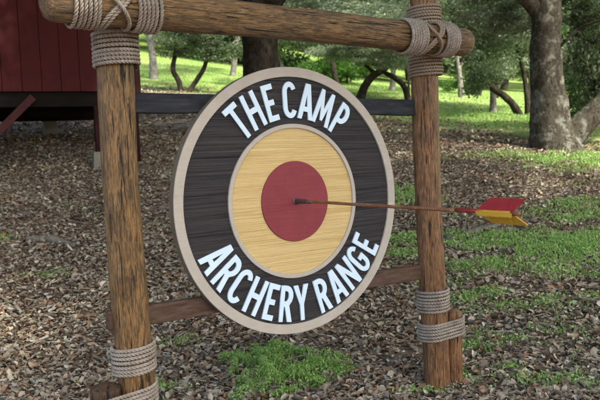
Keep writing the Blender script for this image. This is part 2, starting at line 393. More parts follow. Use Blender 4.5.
# ------------------------------------------------------------------ timber frame
TH = .6101; OY = 3.8555
u = Vector((math.cos(TH), math.sin(TH), 0)); nrm = Vector((math.sin(TH), -math.cos(TH), 0))
frame = empty('timber_frame', (0, OY, 0), TH)
tag(frame, 'rustic peeled log frame with rope lashings holding the round target sign', 'timber frame')
HS = .9984
def log_mesh(name, r, L, seed, round0=.0, round1=.0, bend=.01, taper=0, seg=56, step=.02, lump=.035):
    nz = int(L/step)+1; zs = np.linspace(0, L, nz); V = []
    for z in zs:
        e = 1.0
        if round0 and z < round0: e = math.sqrt(max(0, 1-((round0-z)/round0)**2*.86))
        if round1 and z > L-round1: e = math.sqrt(max(0, 1-((z-L+round1)/round1)**2*.86))
        bx = bend*math.sin(z*2.1+seed); by = bend*math.cos(z*1.7+seed*2)
        for k in range(seg):
            a = 2*math.pi*k/seg; ca, sa = math.cos(a), math.sin(a)
            q = Vector((ca*1.6+seed*3.1, sa*1.6, z*2.2))
            d = noise.noise(q)*lump*1.5 + noise.noise(Vector((ca*4+seed, sa*4, z*6)))*.03 + noise.noise(Vector((ca*7+seed, sa*7, z*9)))*.018 + (abs(noise.noise(Vector((ca*9, sa*9+seed, z*1.6)))) - .2)*.035
            R = (r-taper*z/L)*(1+d)*e
            V.append((bx+R*ca, by+R*sa, z))
    F = []
    for j in range(nz-1):
        for k in range(seg):
            a = j*seg+k; b = j*seg+(k+1) % seg; F.append((a, b, b+seg, a+seg))
    me = bpy.data.meshes.new(name); me.from_pydata([tuple(p) for p in V], [], F+[tuple(range(seg))[::-1], tuple((nz-1)*seg+k for k in range(seg))]); me.update()
    for p in me.polygons: p.use_smooth = True
    return me
RP = .083
o = link('post', log_mesh('post', RP, 3.0, 1.3), M['post_ochre'], frame); o.location = (-HS, 0, -.25); tag(o, 'ochre brown log post with dark flame grain')
o = link('post', log_mesh('post', RP, 3.0, 4.7), M['post_red'], frame); o.location = (HS, 0, -.25); o.rotation_euler = (0, 0, 1.2); tag(o, 'reddish brown log post with long cracks')
# crossbeam along x in front of the posts
BZ, BY = 2.19, -.166
bl, br = -1.372, 1.205
BT = .010            # the beam sags a little to the right
def bz(x): return BZ-BT*(x-bl)
o = link('crossbeam', log_mesh('crossbeam', .0835, br-bl, 8.2, .05, .05, .006), M['beam'], frame)
o.location = (bl, BY, BZ); o.rotation_euler = (0, math.pi/2+BT, 0)
# rails behind the disc
def rail(name, x0, x1, z0, z1, y, h, t, mat, lab):
    bm = bmesh.new(); L = x1-x0; nseg = 40
    rows = []
    for i in range(nseg+1):
        x = x0+L*i/nseg; z = z0+(z1-z0)*i/nseg; q = []
        for (sy, sz) in ((-1, -1), (-1, -.9), (-1, .9), (-1, 1), (1, 1), (1, -1)):
            w = noise.noise(Vector((x*3, sz*2, z0*5)))*.004
            q.append(bm.verts.new((x, y+sy*t/2*(1 if abs(sz) < 1 or sy > 0 else .8), z+sz*h/2+w)))
        rows.append(q)
    for a, b in zip(rows[:-1], rows[1:]):
        for k in range(6): bm.faces.new((a[k], a[(k+1) % 6], b[(k+1) % 6], b[k]))
    bm.faces.new(rows[0][::-1]); bm.faces.new(rows[-1])
    o = bmobj(name, bm, mat, frame); tag(o, lab)
rail('rail', -HS+.03, HS-.04, 1.79, 1.775, .035, .095, .046, M['rail_dark'], 'blue black upper rail board')
rail('rail', -HS-.105, HS-.03, .775, .742, .035, .092, .046, M['rail_rust'], 'rusty red brown lower rail board')
# stakes lashed to the posts
o = link('brace_stake', log_mesh('brace_stake', .068, .75, 2.2, 0, .022), M['stake'], frame); o.location = (-HS-.145, -.02, -.25)
STL = o
o = link('brace_stake', log_mesh('brace_stake', .049, .72, 6.2, 0, .03), M['post_red'], frame); o.location = (HS+.126, -.052, -.235)

# rope: three twisted strands swept along a path
def rope_mesh(name, path, refs, r=.0098, lay=.052, closed=False, step=.0045):
    path = [Vector(p) for p in path]; refs = [Vector(q) for q in refs]
    # resample
    d = [0]
    for a, b in zip(path[:-1], path[1:]): d.append(d[-1]+(b-a).length)
    n = max(4, int(d[-1]/step)); da = np.array(d); s = np.linspace(0, d[-1], n)
    Pp = np.stack([np.interp(s, da, [p[k] for p in path]) for k in range(3)], 1)
    Rf = np.stack([np.interp(s, da, [p[k] for p in refs]) for k in range(3)], 1)
    T = np.gradient(Pp, axis=0); T /= np.linalg.norm(T, axis=1)[:, None]
    N = Rf-(Rf*T).sum(1)[:, None]*T; N /= np.linalg.norm(N, axis=1)[:, None]; B = np.cross(T, N)
    m_ = 18; ph = np.arange(m_)*2*math.pi/m_
    dl = (ph+math.pi/3) % (2*math.pi/3)-math.pi/3
    prof = .50*np.cos(dl)+np.sqrt(np.maximum(0, .52**2-(.50*np.sin(dl))**2)); prof = prof/prof.max()
    ang = ph[None]+(s/lay*2*math.pi)[:, None]
    V = Pp[:, None]+r*prof[None, :, None]*(np.cos(ang)[..., None]*N[:, None]+np.sin(ang)[..., None]*B[:, None])
    V = V.reshape(-1, 3); j = np.arange(n-1)[:, None]*m_; k = np.arange(m_)[None]; k2 = (k+1) % m_
    F = np.stack([(j+k).ravel(), (j+k2).ravel(), (j+m_+k2).ravel(), (j+m_+k).ravel()], 1)
    me = npmesh(name, V, F); me.polygons.foreach_set('use_smooth', np.ones(len(me.polygons), bool))
    return me
def wrap(center, axis, r, turns, pitch=.0196, tilt=0, phase=0, mat='rope', lab=None, rr=.0098, hull=None, seed=1):
    """helix round an axis through center; hull = second circle (dx, dy, r) to wrap as well"""
    rnd = random.Random(seed)
    ax = {'z': (Vector((1, 0, 0)), Vector((0, 1, 0)), Vector((0, 0, 1))), 'x': (Vector((0, 1, 0)), Vector((0, 0, 1)), Vector((1, 0, 0)))}[axis]
    if hull:
        hx, hy, hr = hull; pts = []
        for a in np.linspace(0, 2*math.pi, 160, endpoint=False):
            dd = (math.cos(a), math.sin(a))
            s1 = r; s2 = hx*dd[0]+hy*dd[1]+hr
            if s1 >= s2: pts.append((r*dd[0], r*dd[1]))
            else: pts.append((hx+hr*dd[0], hy+hr*dd[1]))
    else: pts = [(r*math.cos(a), r*math.sin(a)) for a in np.linspace(0, 2*math.pi, 96, endpoint=False)]
    np_ = len(pts); path = []; ref = []; jit = [rnd.uniform(-.0034, .0034) for _ in range(turns+2)]; jr = [rnd.uniform(0, .0042) for _ in range(turns+2)]
    cxm = sum(p[0] for p in pts)/np_; cym = sum(p[1] for p in pts)/np_
    for k in range(int(turns*np_)+8):
        px, py = pts[(k+int(phase*np_)) % np_]; t = k/np_; i0 = int(t); f = t-i0
        off = jit[i0]*(1-f)+jit[i0+1]*f; ro = (jr[i0]*(1-f)+jr[i0+1]*f)
        h = (t-turns/2)*pitch+off + tilt*px
        dx, dy = px-cxm, py-cym; l = math.hypot(dx, dy)
        px += dx/l*ro; py += dy/l*ro
        path.append(Vector(center)+ax[0]*px+ax[1]*py+ax[2]*h); ref.append(ax[0]*dx+ax[1]*dy)
    o = link('rope_lashing', rope_mesh('rope_lashing', path, ref, rr), M[mat], frame)
    if lab: o['label'] = lab
    return o
LX, RX = -HS, HS
e = RP+.012
# bottoms
wrap((LX, 0, .585), 'z', e, 7, tilt=.04, seed=2)
wrap((LX, 0, .40), 'z', e, 6, hull=(-.145, -.02, .080), tilt=.06, seed=3)
wrap((RX, 0, .555), 'z', e, 7, tilt=0, seed=4)
wrap((RX, 0, .365), 'z', e, 6, hull=(.126, -.052, .061), tilt=.08, seed=5)
# top left joint
wrap((LX, 0, 2.025), 'z', e+.002, 8, tilt=.0, seed=6, pitch=.0198)
wrap((LX-.205, BY, bz(LX)), 'x', e, 6, seed=7)
wrap((LX+.070, BY, bz(LX)), 'x', e, 6, seed=8)
wrap((LX, 0, 2.36), 'z', e, 5, seed=9)
# top right joint
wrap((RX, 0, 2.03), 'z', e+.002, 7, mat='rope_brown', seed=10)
wrap((RX-.295, BY, bz(RX)), 'x', e, 7, seed=11)
wrap((RX-.02, BY, bz(RX)), 'x', e, 6, seed=12)
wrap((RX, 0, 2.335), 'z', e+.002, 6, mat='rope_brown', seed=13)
# diagonals crossing over the beam at each joint
def cross(cx, dx, flip, lift, mat, n=50, off=0.0):
    path, ref = [], []; zc = bz(cx)
    for i in range(n+1):
        t = i/n; a = R_(-125+235*t)          # from under the beam over its front to its top
        x = cx+off+flip*dx*math.tanh((a+R_(12))*1.5)
        ca, sa = math.cos(a), math.sin(a); rr_ = RP+.011+lift*math.exp(-((a+R_(12))/.45)**2)
        path.append(Vector((x, BY-rr_*ca, zc+rr_*sa))); ref.append(Vector((0, -ca, sa)))
    link('rope_lashing', rope_mesh('rope_lashing', path, ref, .0098), M[mat], frame)
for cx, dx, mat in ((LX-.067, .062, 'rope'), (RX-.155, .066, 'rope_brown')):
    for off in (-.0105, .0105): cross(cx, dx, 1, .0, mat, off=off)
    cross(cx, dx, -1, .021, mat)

# ------------------------------------------------------------------ round sign
SX, SZ, SF, SR = -.0596, 1.2633, -.05, .7167        # local x, z, y of the face, radius
sign = empty('round_sign', frame.matrix_basis @ Vector((0, 0, 0)), TH)
sc = Vector((0, OY, 0)) + u*SX + nrm*.05; sign.location = (sc.x, sc.y, SZ)
tag(sign, 'big round wooden target sign in black, yellow and red reading The Camp Archery Range', 'sign')
def lathe(name, prof, mat, seg=192, lab=None, smooth=False):
    """prof: list of (radius, y) closed strip swept about local y"""
    bm = bmesh.new(); rings = []
    for (r, y) in prof:
        if r == 0: rings.append([bm.verts.new((0, y, 0))]); continue
        rings.append([bm.verts.new((r*math.cos(2*math.pi*k/seg), y, r*math.sin(2*math.pi*k/seg))) for k in range(seg)])
    for a, b in zip(rings[:-1], rings[1:]):
        for k in range(seg):
            k2 = (k+1) % seg
            if len(a) == 1: bm.faces.new((a[0], b[k], b[k2]))
            elif len(b) == 1: bm.faces.new((a[k], a[k2], b[0]))
            else: bm.faces.new((a[k], a[k2], b[k2], b[k]))
    o = bmobj(name, bm, mat, sign)
    if lab: o['label'] = lab
    return o
T0 = .055
lathe('backing_disc', [(0, T0), (SR-.004, T0), (SR-.001, T0-.003), (SR-.001, .006)], M['rim'], lab='brownish edge and back of the disc')
lathe('outer_ring', [(SR-.0005, .0075), (SR, .002), (SR-.002, 0), (.6665, 0), (.6645, .002), (.6645, .013)], M['cream'], lab='raised taupe outer ring')
# black annulus and yellow annulus with real sandblasted ridges
def annulus(name, r0, r1, y0, mat, amp, nr, na, lab):
    V = []; F = []
    for i in range(nr+1):
        r = r0+(r1-r0)*i/nr
        for k in range(na):
            a = 2*math.pi*k/na; x, z = r*math.cos(a), r*math.sin(a)
            h = noise.noise(Vector((x*1.1, 3.3, z*48)))+.5*noise.noise(Vector((x*2.3, 9.3, z*110)))
            V.append((x, y0+h*amp, z))
    for i in range(nr):
        for k in range(na):
            k2 = (k+1) % na; F.append((i*na+k, i*na+k2, (i+1)*na+k2, (i+1)*na+k))
    o = link(name, npmesh(name, V, F), mat, sign, True); o['label'] = lab
annulus('black_band', .405, .672, .010, M['face_black'], .0026, 70, 1200, 'charcoal band with horizontal sandblasted grain')
annulus('yellow_field', .20, .405, .0105, M['face_yellow'], .0014, 60, 900, 'yellow ring with horizontal sandblasted grain')
lathe('inner_ring', [(.4155, .014), (.4155, .002), (.4135, 0), (.3945, 0), (.3925, .002), (.3925, .014)], M['cream'], lab='thin raised taupe ring')
lathe('bullseye', [(0, .002), (.2145, .002), (.2165, .004), (.2165, .013)], M['red_face'], lab='dusty red centre disc')
# letters
def arc(cx, cy, rx, ry, a0, a1, n):
    return [(cx+rx*math.cos(R_(a0+(a1-a0)*i/n)), cy+ry*math.sin(R_(a0+(a1-a0)*i/n))) for i in range(n+1)]
def glyph(ch):
    t = .148
    if ch == 'T': w = .56; return w, [[(w/2-t/2, 0), (w/2+t/2, 0), (w/2+t/2, 1-.145), (w, 1-.145), (w, 1), (0, 1), (0, 1-.145), (w/2-t/2, 1-.145)]]
    if ch == 'H': w = .56; return w, [[(0, 0), (t, 0), (t, .43), (w-t, .43), (w-t, 0), (w, 0), (w, 1), (w-t, 1), (w-t, .57), (t, .57), (t, 1), (0, 1)]]
    if ch == 'E': w = .42; return w, [[(0, 0), (w, 0), (w, .14), (t, .14), (t, .43), (w-.06, .43), (w-.06, .57), (t, .57), (t, .86), (w, .86), (w, 1), (0, 1)]]
    if ch == 'A': w = .62; return w, [[(0, 0), (.165, 0), (.215, .22), (w-.215, .22), (w-.165, 0), (w, 0), (w/2+.10, 1), (w/2-.10, 1)], [(.243, .35), (w/2, .76), (w-.243, .35)]]
    if ch == 'M': w = .74; return w, [[(0, 0), (.15, 0), (.20, .60), (w/2-.045, .13), (w/2+.045, .13), (w-.20, .60), (w-.15, 0), (w, 0), (w-.07, 1), (w-.20, 1), (w/2, .44), (.20, 1), (.07, 1)]]
    if ch == 'N': w = .60; return w, [[(0, 0), (.15, 0), (.15, .66), (w-.155, 0), (w, 0), (w, 1), (w-.15, 1), (w-.15, .36), (.155, 1), (0, 1)]]
    if ch == 'Y': w = .60; return w, [[(w/2-t/2, 0), (w/2+t/2, 0), (w/2+t/2, .44), (w, 1), (w-.175, 1), (w/2, .60), (.175, 1), (0, 1), (w/2-t/2, .44)]]
    if ch == 'P':
        w = .50; out = [(0, 0), (t, 0), (t, .38)]+arc(.22, .69, .28, .31, -90, 90, 14)+[(0, 1)]
        return w, [out, [(t, .52)]+arc(.215, .69, .125, .17, -90, 90, 10)+[(t, .86)]]
    if ch == 'R':
        w = .52; out = [(0, 0), (t, 0), (t, .42), (.20, .42), (.345, 0), (w+.01, 0), (.365, .45)]+arc(.22, .72, .28, .28, -50, 90, 14)+[(0, 1)]
        return w, [out, [(t, .56)]+arc(.215, .71, .125, .15, -90, 90, 10)+[(t, .86)]]
    if ch in 'CG':
        w = .54; r = .27
        outer = arc(r, .70, r, .30, 22, 180, 16)+arc(r, .30, r, .30, 180, 338, 16)
        inner = arc(r, .30, r-.155, .165, 335, 180, 12)+arc(r, .70, r-.155, .165, 180, 25, 12)
        if ch == 'C': return w, [outer+inner]
        outer = arc(r, .70, r, .30, 22, 180, 16)+arc(r, .30, r, .30, 180, 350, 16)
        inner = [(w-.005, .53), (.27, .53), (.27, .40), (.385, .40), (.385, .27)]+arc(r, .28, r-.155, .145, 330, 180, 12)+arc(r, .70, r-.155, .165, 180, 25, 12)
        return w, [outer+inner]
def letter(ch, ang, top, scale, rad):
    w, loops = glyph(ch); cu = bpy.data.curves.new('letter', 'CURVE'); cu.dimensions = '2D'; cu.fill_mode = 'BOTH'
    for lp in loops:
        sp_ = cu.splines.new('POLY'); sp_.points.add(len(lp)-1); sp_.use_cyclic_u = True
        for q, (x, y) in zip(sp_.points, lp): q.co = ((x-w/2)*scale*.81, (y-.5)*scale, 0, 1)
    cu.extrude = .0042; cu.bevel_depth = .0012; cu.bevel_resolution = 1
    tmp = bpy.data.objects.new('tmp', cu); C.objects.link(tmp)
    me = bpy.data.meshes.new_from_object(tmp.evaluated_get(bpy.context.evaluated_depsgraph_get())); me.name = 'letter'
    bpy.data.objects.remove(tmp)
    me.materials.clear(); o = link('letter', me, M['letter'], sign)
    a = R_(ang); pos = Vector((math.cos(a)*rad, .003, math.sin(a)*rad))
    rot2 = a-math.pi/2 if top else a+math.pi/2
    o.matrix_basis = Matrix.Translation(pos) @ Matrix.Rotation(-rot2, 4, 'Y') @ Matrix.Rotation(math.pi/2, 4, 'X')
    o['label'] = 'raised pale letter ' + ch
for ch, a in zip('THECAMP', (128, 116.6, 104.8, 91.5, 79.8, 66.8, 53.3)): letter(ch, a, True, .192, .542)
for ch, a in zip('ARCHERYRANGE', (-153.3, -142.6, -132.0, -120.7, -110.0, -99.6, -89.2, -74.0, -63.0, -52.0, -41.0, -30.8)): letter(ch, a, False, .192, .553)

# ------------------------------------------------------------------ arrow (local z runs from point to nock)
arrow = empty('arrow'); AL = 1.425
# straight out of the sign, tail slightly dropped
tail = Vector((sc.x, sc.y, SZ)) + nrm*AL + Vector((0, 0, -.008)); head = Vector((sc.x, sc.y, SZ+.001)) - nrm*.02
dirv = (tail-head).normalized()
xax = Vector((0, 0, 1)).cross(dirv).normalized(); yax = dirv.cross(xax)
arrow.matrix_world = Matrix.Translation(head) @ Matrix((xax, yax, dirv)).transposed().to_4x4()
tag(arrow, 'long rusty arrow with red and yellow vanes stuck in the bullseye', 'arrow')
def rod(name, r0, r1, z0, z1, mat, seg=20, wob_=0.0):
    bm = bmesh.new(); rows = []; nn2 = max(2, int((z1-z0)/.03))
    for i in range(nn2+1):
        t = i/nn2; z = z0+(z1-z0)*t; r = r0+(r1-r0)*t
        ox = wob_*math.sin(t*5.1); oy = wob_*math.cos(t*4.3)
        rows.append([bm.verts.new((ox+r*math.cos(2*math.pi*k/seg), oy+r*math.sin(2*math.pi*k/seg), z)) for k in range(seg)])
    for a, b in zip(rows[:-1], rows[1:]):
        for k in range(seg): bm.faces.new((a[k], a[(k+1) % seg], b[(k+1) % seg], b[k]))
    bm.faces.new(rows[0][::-1]); bm.faces.new(rows[-1])
    return bmobj(name, bm, mat, arrow, True)
Lh = (tail-head).length
rod('socket', .0165, .0105, 0, .15, M['pipe'])
rod('socket_collar', .024, .019, .008, .0235, M['pipe'])
rod('shaft', .0078, .0078, .1, Lh-.29, M['rod'], wob_=.0008)
rod('shaft_band', .0090, .0088, Lh-.29, Lh-.175, M['arrow_band'])
rod('shaft', .0072, .0072, Lh-.175, Lh-.010, M['arrow_yellow'])
rod('nock', .0105, .0085, Lh-.012, Lh+.022, M['rod'])
def vane(deg, mat, lab, w=.052):
    a = R_(deg); d = Vector((math.cos(a), math.sin(a), 0)); s = Vector((-math.sin(a), math.cos(a), 0))*.0022
    z0, z1 = Lh-.185, Lh-.008; sw = .055
    pr = [(.006, z0), (.006+w, z0+sw), (.006+w, z1+sw*.75), (.006, z1)]
    bm = bmesh.new(); A_ = [bm.verts.new(d*r+Vector((0, 0, z))+s) for r, z in pr]; B_ = [bm.verts.new(d*r+Vector((0, 0, z))-s) for r, z in pr]
    bm.faces.new(A_); bm.faces.new(B_[::-1])
    for k in range(4): bm.faces.new((A_[k], B_[k], B_[(k+1) % 4], A_[(k+1) % 4]))
    o = bmobj('vane', bm, mat, arrow); o['label'] = lab
# local x ~ image right of arrow, local y ~ up
VA = (108, 188, -132) ; VA = VA
vane(68, M['arrow_red'], 'red upper vane')
vane(188, M['arrow_yellow'], 'yellow vane facing sideways')
vane(-52, M['arrow_yellow'], 'yellow lower vane')

# ------------------------------------------------------------------ red cabin on stilts
BLc = P(140, 92.5, 11.3); ang = R_(24)
cu_ = Vector((math.cos(ang), math.sin(ang), 0))       # along the front wall to the right
cabin = empty('red_cabin', (BLc.x, BLc.y, float(ground(BLc.x, BLc.y))), ang)
tag(cabin, 'dark red board cabin raised on posts behind the left log post', 'cabin')
z0 = BLc.z-cabin.location.z; print('cabin floor', z0, tuple(BLc))
M['red_wall'] = paint('dark_red_stain', (.062, .0065, .0085), .22, .7, .2, 3)
M['red_trim'] = paint('red_trim_paint', (.060, .012, .014), .2, .65, .25, 5)
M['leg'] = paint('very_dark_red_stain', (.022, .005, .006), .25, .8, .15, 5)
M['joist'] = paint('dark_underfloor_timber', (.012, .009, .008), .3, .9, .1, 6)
M['concrete'] = paint('concrete_pier', (.20, .18, .15), .2, .9, .1, 8)
M['roofing'] = paint('brown_shingle', (.06, .05, .045), .3, .9, .1, 10)
WB = 7.0; D = 3.6; H = 3.0; bw = .278
bm = bmesh.new(); x = -.075
while x > -WB:
    box(bm, x-bw/2, .012+random.uniform(-.001, .001), z0+H/2+.02, bw-.009, .024, H, bev=.003); x -= bw
box(bm, -WB/2, .045, z0+H/2+.02, WB-.04, .04, H-.02)
bmobj('wall', bm, M['red_wall'], cabin)
bm = bmesh.new(); y = .03
while y < D-.1:
    box(bm, -.012, y+bw/2, z0+H/2+.02, .024, bw-.009, H, bev=.003); y += bw
box(bm, -.045, D/2+.05, z0+H/2+.02, .04, D-.1, H-.02)
bmobj('wall', bm, M['red_wall'], cabin)
bm = bmesh.new(); box(bm, -WB/2, D, z0+H/2+.02, WB, .05, H); bmobj('wall', bm, M['red_wall'], cabin)
bm = bmesh.new(); box(bm, -WB, D/2, z0+H/2+.02, .05, D-.06, H); bmobj('wall', bm, M['red_wall'], cabin)
bm = bmesh.new(); box(bm, -.030, -.012, z0+H/2-.0, .085, .03, H+.05, bev=.004); bmobj('corner_trim', bm, M['red_trim'], cabin)
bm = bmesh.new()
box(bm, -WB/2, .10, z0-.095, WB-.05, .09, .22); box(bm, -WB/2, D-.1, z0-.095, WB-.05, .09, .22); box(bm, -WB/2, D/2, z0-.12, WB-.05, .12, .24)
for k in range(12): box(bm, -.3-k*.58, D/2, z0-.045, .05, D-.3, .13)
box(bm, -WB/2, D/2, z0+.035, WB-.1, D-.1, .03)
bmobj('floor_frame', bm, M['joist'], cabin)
def cab_local(px, py, dy):      # cabin-local x of the sight line at local depth dy
    Mi = Matrix.Rotation(-ang, 3, 'Z'); o_ = Mi @ (Vector((0, 0, 1.5))-Vector((cabin.location.x, cabin.location.y, 0))); d_ = Mi @ ray(px, py)
    t = (dy-o_.y)/d_.y; return o_.x+d_.x*t, (o_+d_*t).z
def stilt(lx, ly, w, mat, pier):
    wpt = Vector((cabin.location.x, cabin.location.y, 0))+Matrix.Rotation(ang, 3, 'Z')@Vector((lx, ly, 0))
    gz = float(ground(wpt.x, wpt.y))-cabin.location.z; ph = .24 if pier else -.05
    bm = bmesh.new(); top = z0-.206 if not (ly < .0) else z0+.02
    box(bm, lx, ly, (gz+ph+top)/2, w, w, top-gz-ph, bev=.004); bmobj('support_post', bm, mat, cabin)
    if pier:
        bm = bmesh.new(); box(bm, lx, ly, gz+ph/2-.05, .25, .25, ph+.1, bev=.01)
        for v_ in bm.verts:
            f = 1.12 if v_.co.z < gz+.05 else .92
            v_.co.x = lx+(v_.co.x-lx)*f; v_.co.y = ly+(v_.co.y-ly)*f
        bmobj('pier_block', bm, M['concrete'], cabin)
lx1, _ = cab_local(99, 130, .1)
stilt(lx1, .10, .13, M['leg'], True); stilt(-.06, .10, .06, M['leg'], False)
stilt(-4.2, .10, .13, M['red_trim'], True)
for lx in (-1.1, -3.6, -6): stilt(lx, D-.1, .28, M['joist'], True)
# diagonal brace
a1, az = cab_local(33, 97, -.03); b1, bz_ = cab_local(-10, 140, -.03)
bm = bmesh.new(); pa = Vector((a1, .0, az-cabin.location.z)); pb = Vector((b1-.5, .0, bz_-cabin.location.z-.5)); mid = (pa+pb)/2; dv = pa-pb
box(bm, mid.x, -.045, mid.z, dv.length, .04, .11, Matrix.Rotation(-math.atan2(dv.z, dv.x), 3, 'Y'), .004); bmobj('diagonal_brace', bm, M['red_trim'], cabin)
bm = bmesh.new()
for s in (-1, 1):
    Lr = D/2+.6
    box(bm, -WB/2+.2, D/2+s*Lr/2*math.cos(R_(28)), z0+H+.02+.5*D*.53-.12-(Lr/2)*math.sin(R_(28))+.3, WB+1.4, Lr, .09, Matrix.Rotation(-s*R_(28), 3, 'X'))
bmobj('roof', bm, M['roofing'], cabin)

# ------------------------------------------------------------------ trees
def unit(n):
    a = rng.normal(0, 1, (n, 3)); return a/np.linalg.norm(a, axis=1)[:, None]
def crown_data(n_clump, n_leaf, rx, ry, rz, leaf, seed, spread=.9, flat=.55, hollow=.35):
    global rng
    keep_, rng = rng, np.random.default_rng(seed)
    d = unit(n_clump); rr = (hollow+(1-hollow)*rng.random(n_clump)**.6)
    c = d*rr[:, None]*np.array([rx, ry, rz]); c[:, 2] += .18*rz*np.sin(c[:, 0]*2/rx*1.7+seed)
    cs = rng.uniform(.5, 1.25, n_clump)*spread
    k = rng.integers(0, n_clump, n_leaf)
    q = unit(n_leaf)*rng.random(n_leaf)[:, None]**.5*cs[k][:, None]; q[:, 2] *= flat
    p = c[k]+q
    V, F = leaflets(p[:, 0], p[:, 1], p[:, 2], leaf*rng.uniform(.6, 1.3, n_leaf), .8)
    # widen leaflets a little
    rng = keep_
    return V, F, c
CR = {}
def crown_proto(key, *a, **k):
    V, F, c = crown_data(*a, **k); CR[key] = (npmesh('crown', V, F), c)
crown_proto('near', 170, 52000, 4.2, 3.8, 2.3, .11, 3, spread=.85)
crown_proto('mid', 85, 12500, 3.6, 3.2, 2.3, .155, 5, spread=.85)
crown_proto('far', 80, 19000, 4.2, 3.6, 3.6, .27, 9, spread=1.15)
crown_proto('bush', 26, 5000, 1.0, .9, .7, .09, 12, spread=.45, hollow=.1)
_cr_used = {}
def crown_obj(key, mat, parent, loc, scale, rz):
    k = (key, mat)
    if k not in _cr_used:
        me = CR[key][0].copy(); me.materials.clear(); me.materials.append(M[mat]); _cr_used[k] = me
    o = bpy.data.objects.new('crown', _cr_used[k]); C.objects.link(o); o.parent = parent
    o.location = loc; o.scale = scale; o.rotation_euler = (0, 0, rz); return o
def limb_mesh(name, limbs, seg=14, lump=.12):
    V, F = [], []
    for pts, rad in limbs:
        pts = [Vector(p) for p in pts]; n = 14*(len(pts)-1); s = np.linspace(0, len(pts)-1, n+1)
        # catmull-rom
        Q = []
        for t in s:
            i = min(int(t), len(pts)-2); f = t-i; p0 = pts[max(i-1, 0)]; p1 = pts[i]; p2 = pts[i+1]; p3 = pts[min(i+2, len(pts)-1)]
            Q.append(.5*((2*p1)+(p2-p0)*f+(2*p0-5*p1+4*p2-p3)*f*f+(3*p1-p0-3*p2+p3)*f**3))
        Rr = np.interp(s, range(len(rad)), rad); base = len(V)
        for j, q in enumerate(Q):
            T = (Q[min(j+1, n)]-Q[max(j-1, 0)]).normalized(); a = T.orthogonal().normalized() if j == 0 else (a-T*a.dot(T)).normalized(); b = T.cross(a)
            for k in range(seg):
                w = 2*math.pi*k/seg; dd = a*math.cos(w)+b*math.sin(w)
                rr = Rr[j]*(1+lump*noise.noise(q*1.7/max(.2, Rr[0]*2)+dd*1.5)+lump*.5*noise.noise(q*6+dd*3))
                V.append(q+dd*rr)
        for j in range(n):
            for k in range(seg):
                k2 = (k+1) % seg; F.append((base+j*seg+k, base+j*seg+k2, base+(j+1)*seg+k2, base+(j+1)*seg+k))
    me = npmesh(name, [tuple(v_) for v_ in V], F); me.polygons.foreach_set('use_smooth', np.ones(len(me.polygons), bool)); return me
def tree(name, base, limbs, bark_, crowns, label, group=None):
    """limbs in metres relative to the base; crowns: (proto, mat, loc, scale, rot)"""
    t = empty(name, base); tag(t, label, 'tree', group)
    link('trunk', limb_mesh('trunk', limbs), M[bark_], t)
    for key, mat, loc, scl, rz in crowns:
        crown_obj(key, mat, t, loc, scl if isinstance(scl, tuple) else (scl,)*3, rz)
    return t
def auto_limbs(h, r, crown_c, crown_r, nb, seed, lean=(0, 0)):
    rd = random.Random(seed); top = Vector((crown_c[0], crown_c[1], crown_c[2]-crown_r[2]*.1))
    mid_ = Vector((lean[0], lean[1], h*.5)); fork = Vector((crown_c[0]*.6+lean[0]*.3, crown_c[1]*.6, h))
    L = [([(0, 0, -.3), tuple(mid_), tuple(fork), tuple(top)], [r*1.25, r*.95, r*.8, r*.25])]
    for i in range(nb):
        a = i*2.4+seed; e = Vector((crown_c[0]+math.cos(a)*crown_r[0]*.75, crown_c[1]+math.sin(a)*crown_r[1]*.75, crown_c[2]+rd.uniform(-.4, .6)*crown_r[2]))
        s = mid_.lerp(fork, rd.uniform(.5, 1)); m_ = s.lerp(e, .5)+Vector((rd.uniform(-.4, .4), rd.uniform(-.4, .4), .3))
        L.append(([tuple(s), tuple(m_), tuple(e)], [r*.5, r*.32, r*.08]))
    return L
def rel(p, base): return tuple(Vector(p)-Vector(base))

# 1 big oak on the right
b = G(556, 149); print('oak', tuple(b))
Yb = b.y; pt = lambda px, py, y=None: rel(P(px, py, y if y else Yb), b)
s_ = Yb/FPX
tree('oak_tree', b, [
    ([pt(557, 156), pt(552, 130), pt(548, 95), pt(546, 50), pt(545, 8), pt(530, -60)], [30*s_, 21*s_, 17*s_, 15*s_, 15*s_, 13*s_]),
    ([pt(566, 140), pt(585, 122), pt(607, 100), pt(640, 70, Yb+.3), pt(690, 20, Yb+.8)], [15*s_, 12*s_, 10*s_, 9*s_, 4*s_]),
    ([pt(543, 12), pt(556, -10), pt(585, -45), pt(640, -90)], [11*s_, 11*s_, 9*s_, 4*s_]),
    ([pt(542, 15), pt(515, -10, Yb-.3), pt(470, -40, Yb-1)], [8*s_, 7*s_, 4*s_]),
    ([pt(548, 60), pt(575, 32, Yb-.4), pt(600, 20, Yb-.8), pt(625, 12, Yb-1)], [1.6*s_, 1.4*s_, 1.2*s_, .8*s_])], 'bark_oak',
    [('near', 'leaf_oak', (1.0, .2, 6.1), (1.1, .9, .9), .3), ('mid', 'leaf_oak', (2.5, 2.0, 2.6), (.5, .4, .62), 2.0), ('mid', 'leaf_grey', (-2.9, 2.6, 5.0), (.8, .8, .5), 1.0),
     ('mid', 'leaf_grey', (3.4, 3.0, 2.2), (.6, .4, .6), 2.9), 
     ('bush', 'leaf_oak', pt(600, 50, Yb+.6), (.85, .8, 1.3), .4), ('bush', 'leaf_grey', pt(604, 85, Yb+.8), (.8, .6, .9), 1.4), ('bush', 'leaf_oak', pt(590, 8, Yb+.3), (.8, .6, .7), 2.2), ('bush', 'leaf_grey', pt(505, 12, Yb+.8), (.9, .7, .6), 3.2)],
    'thick old oak with mottled grey bark forking low at the right edge')
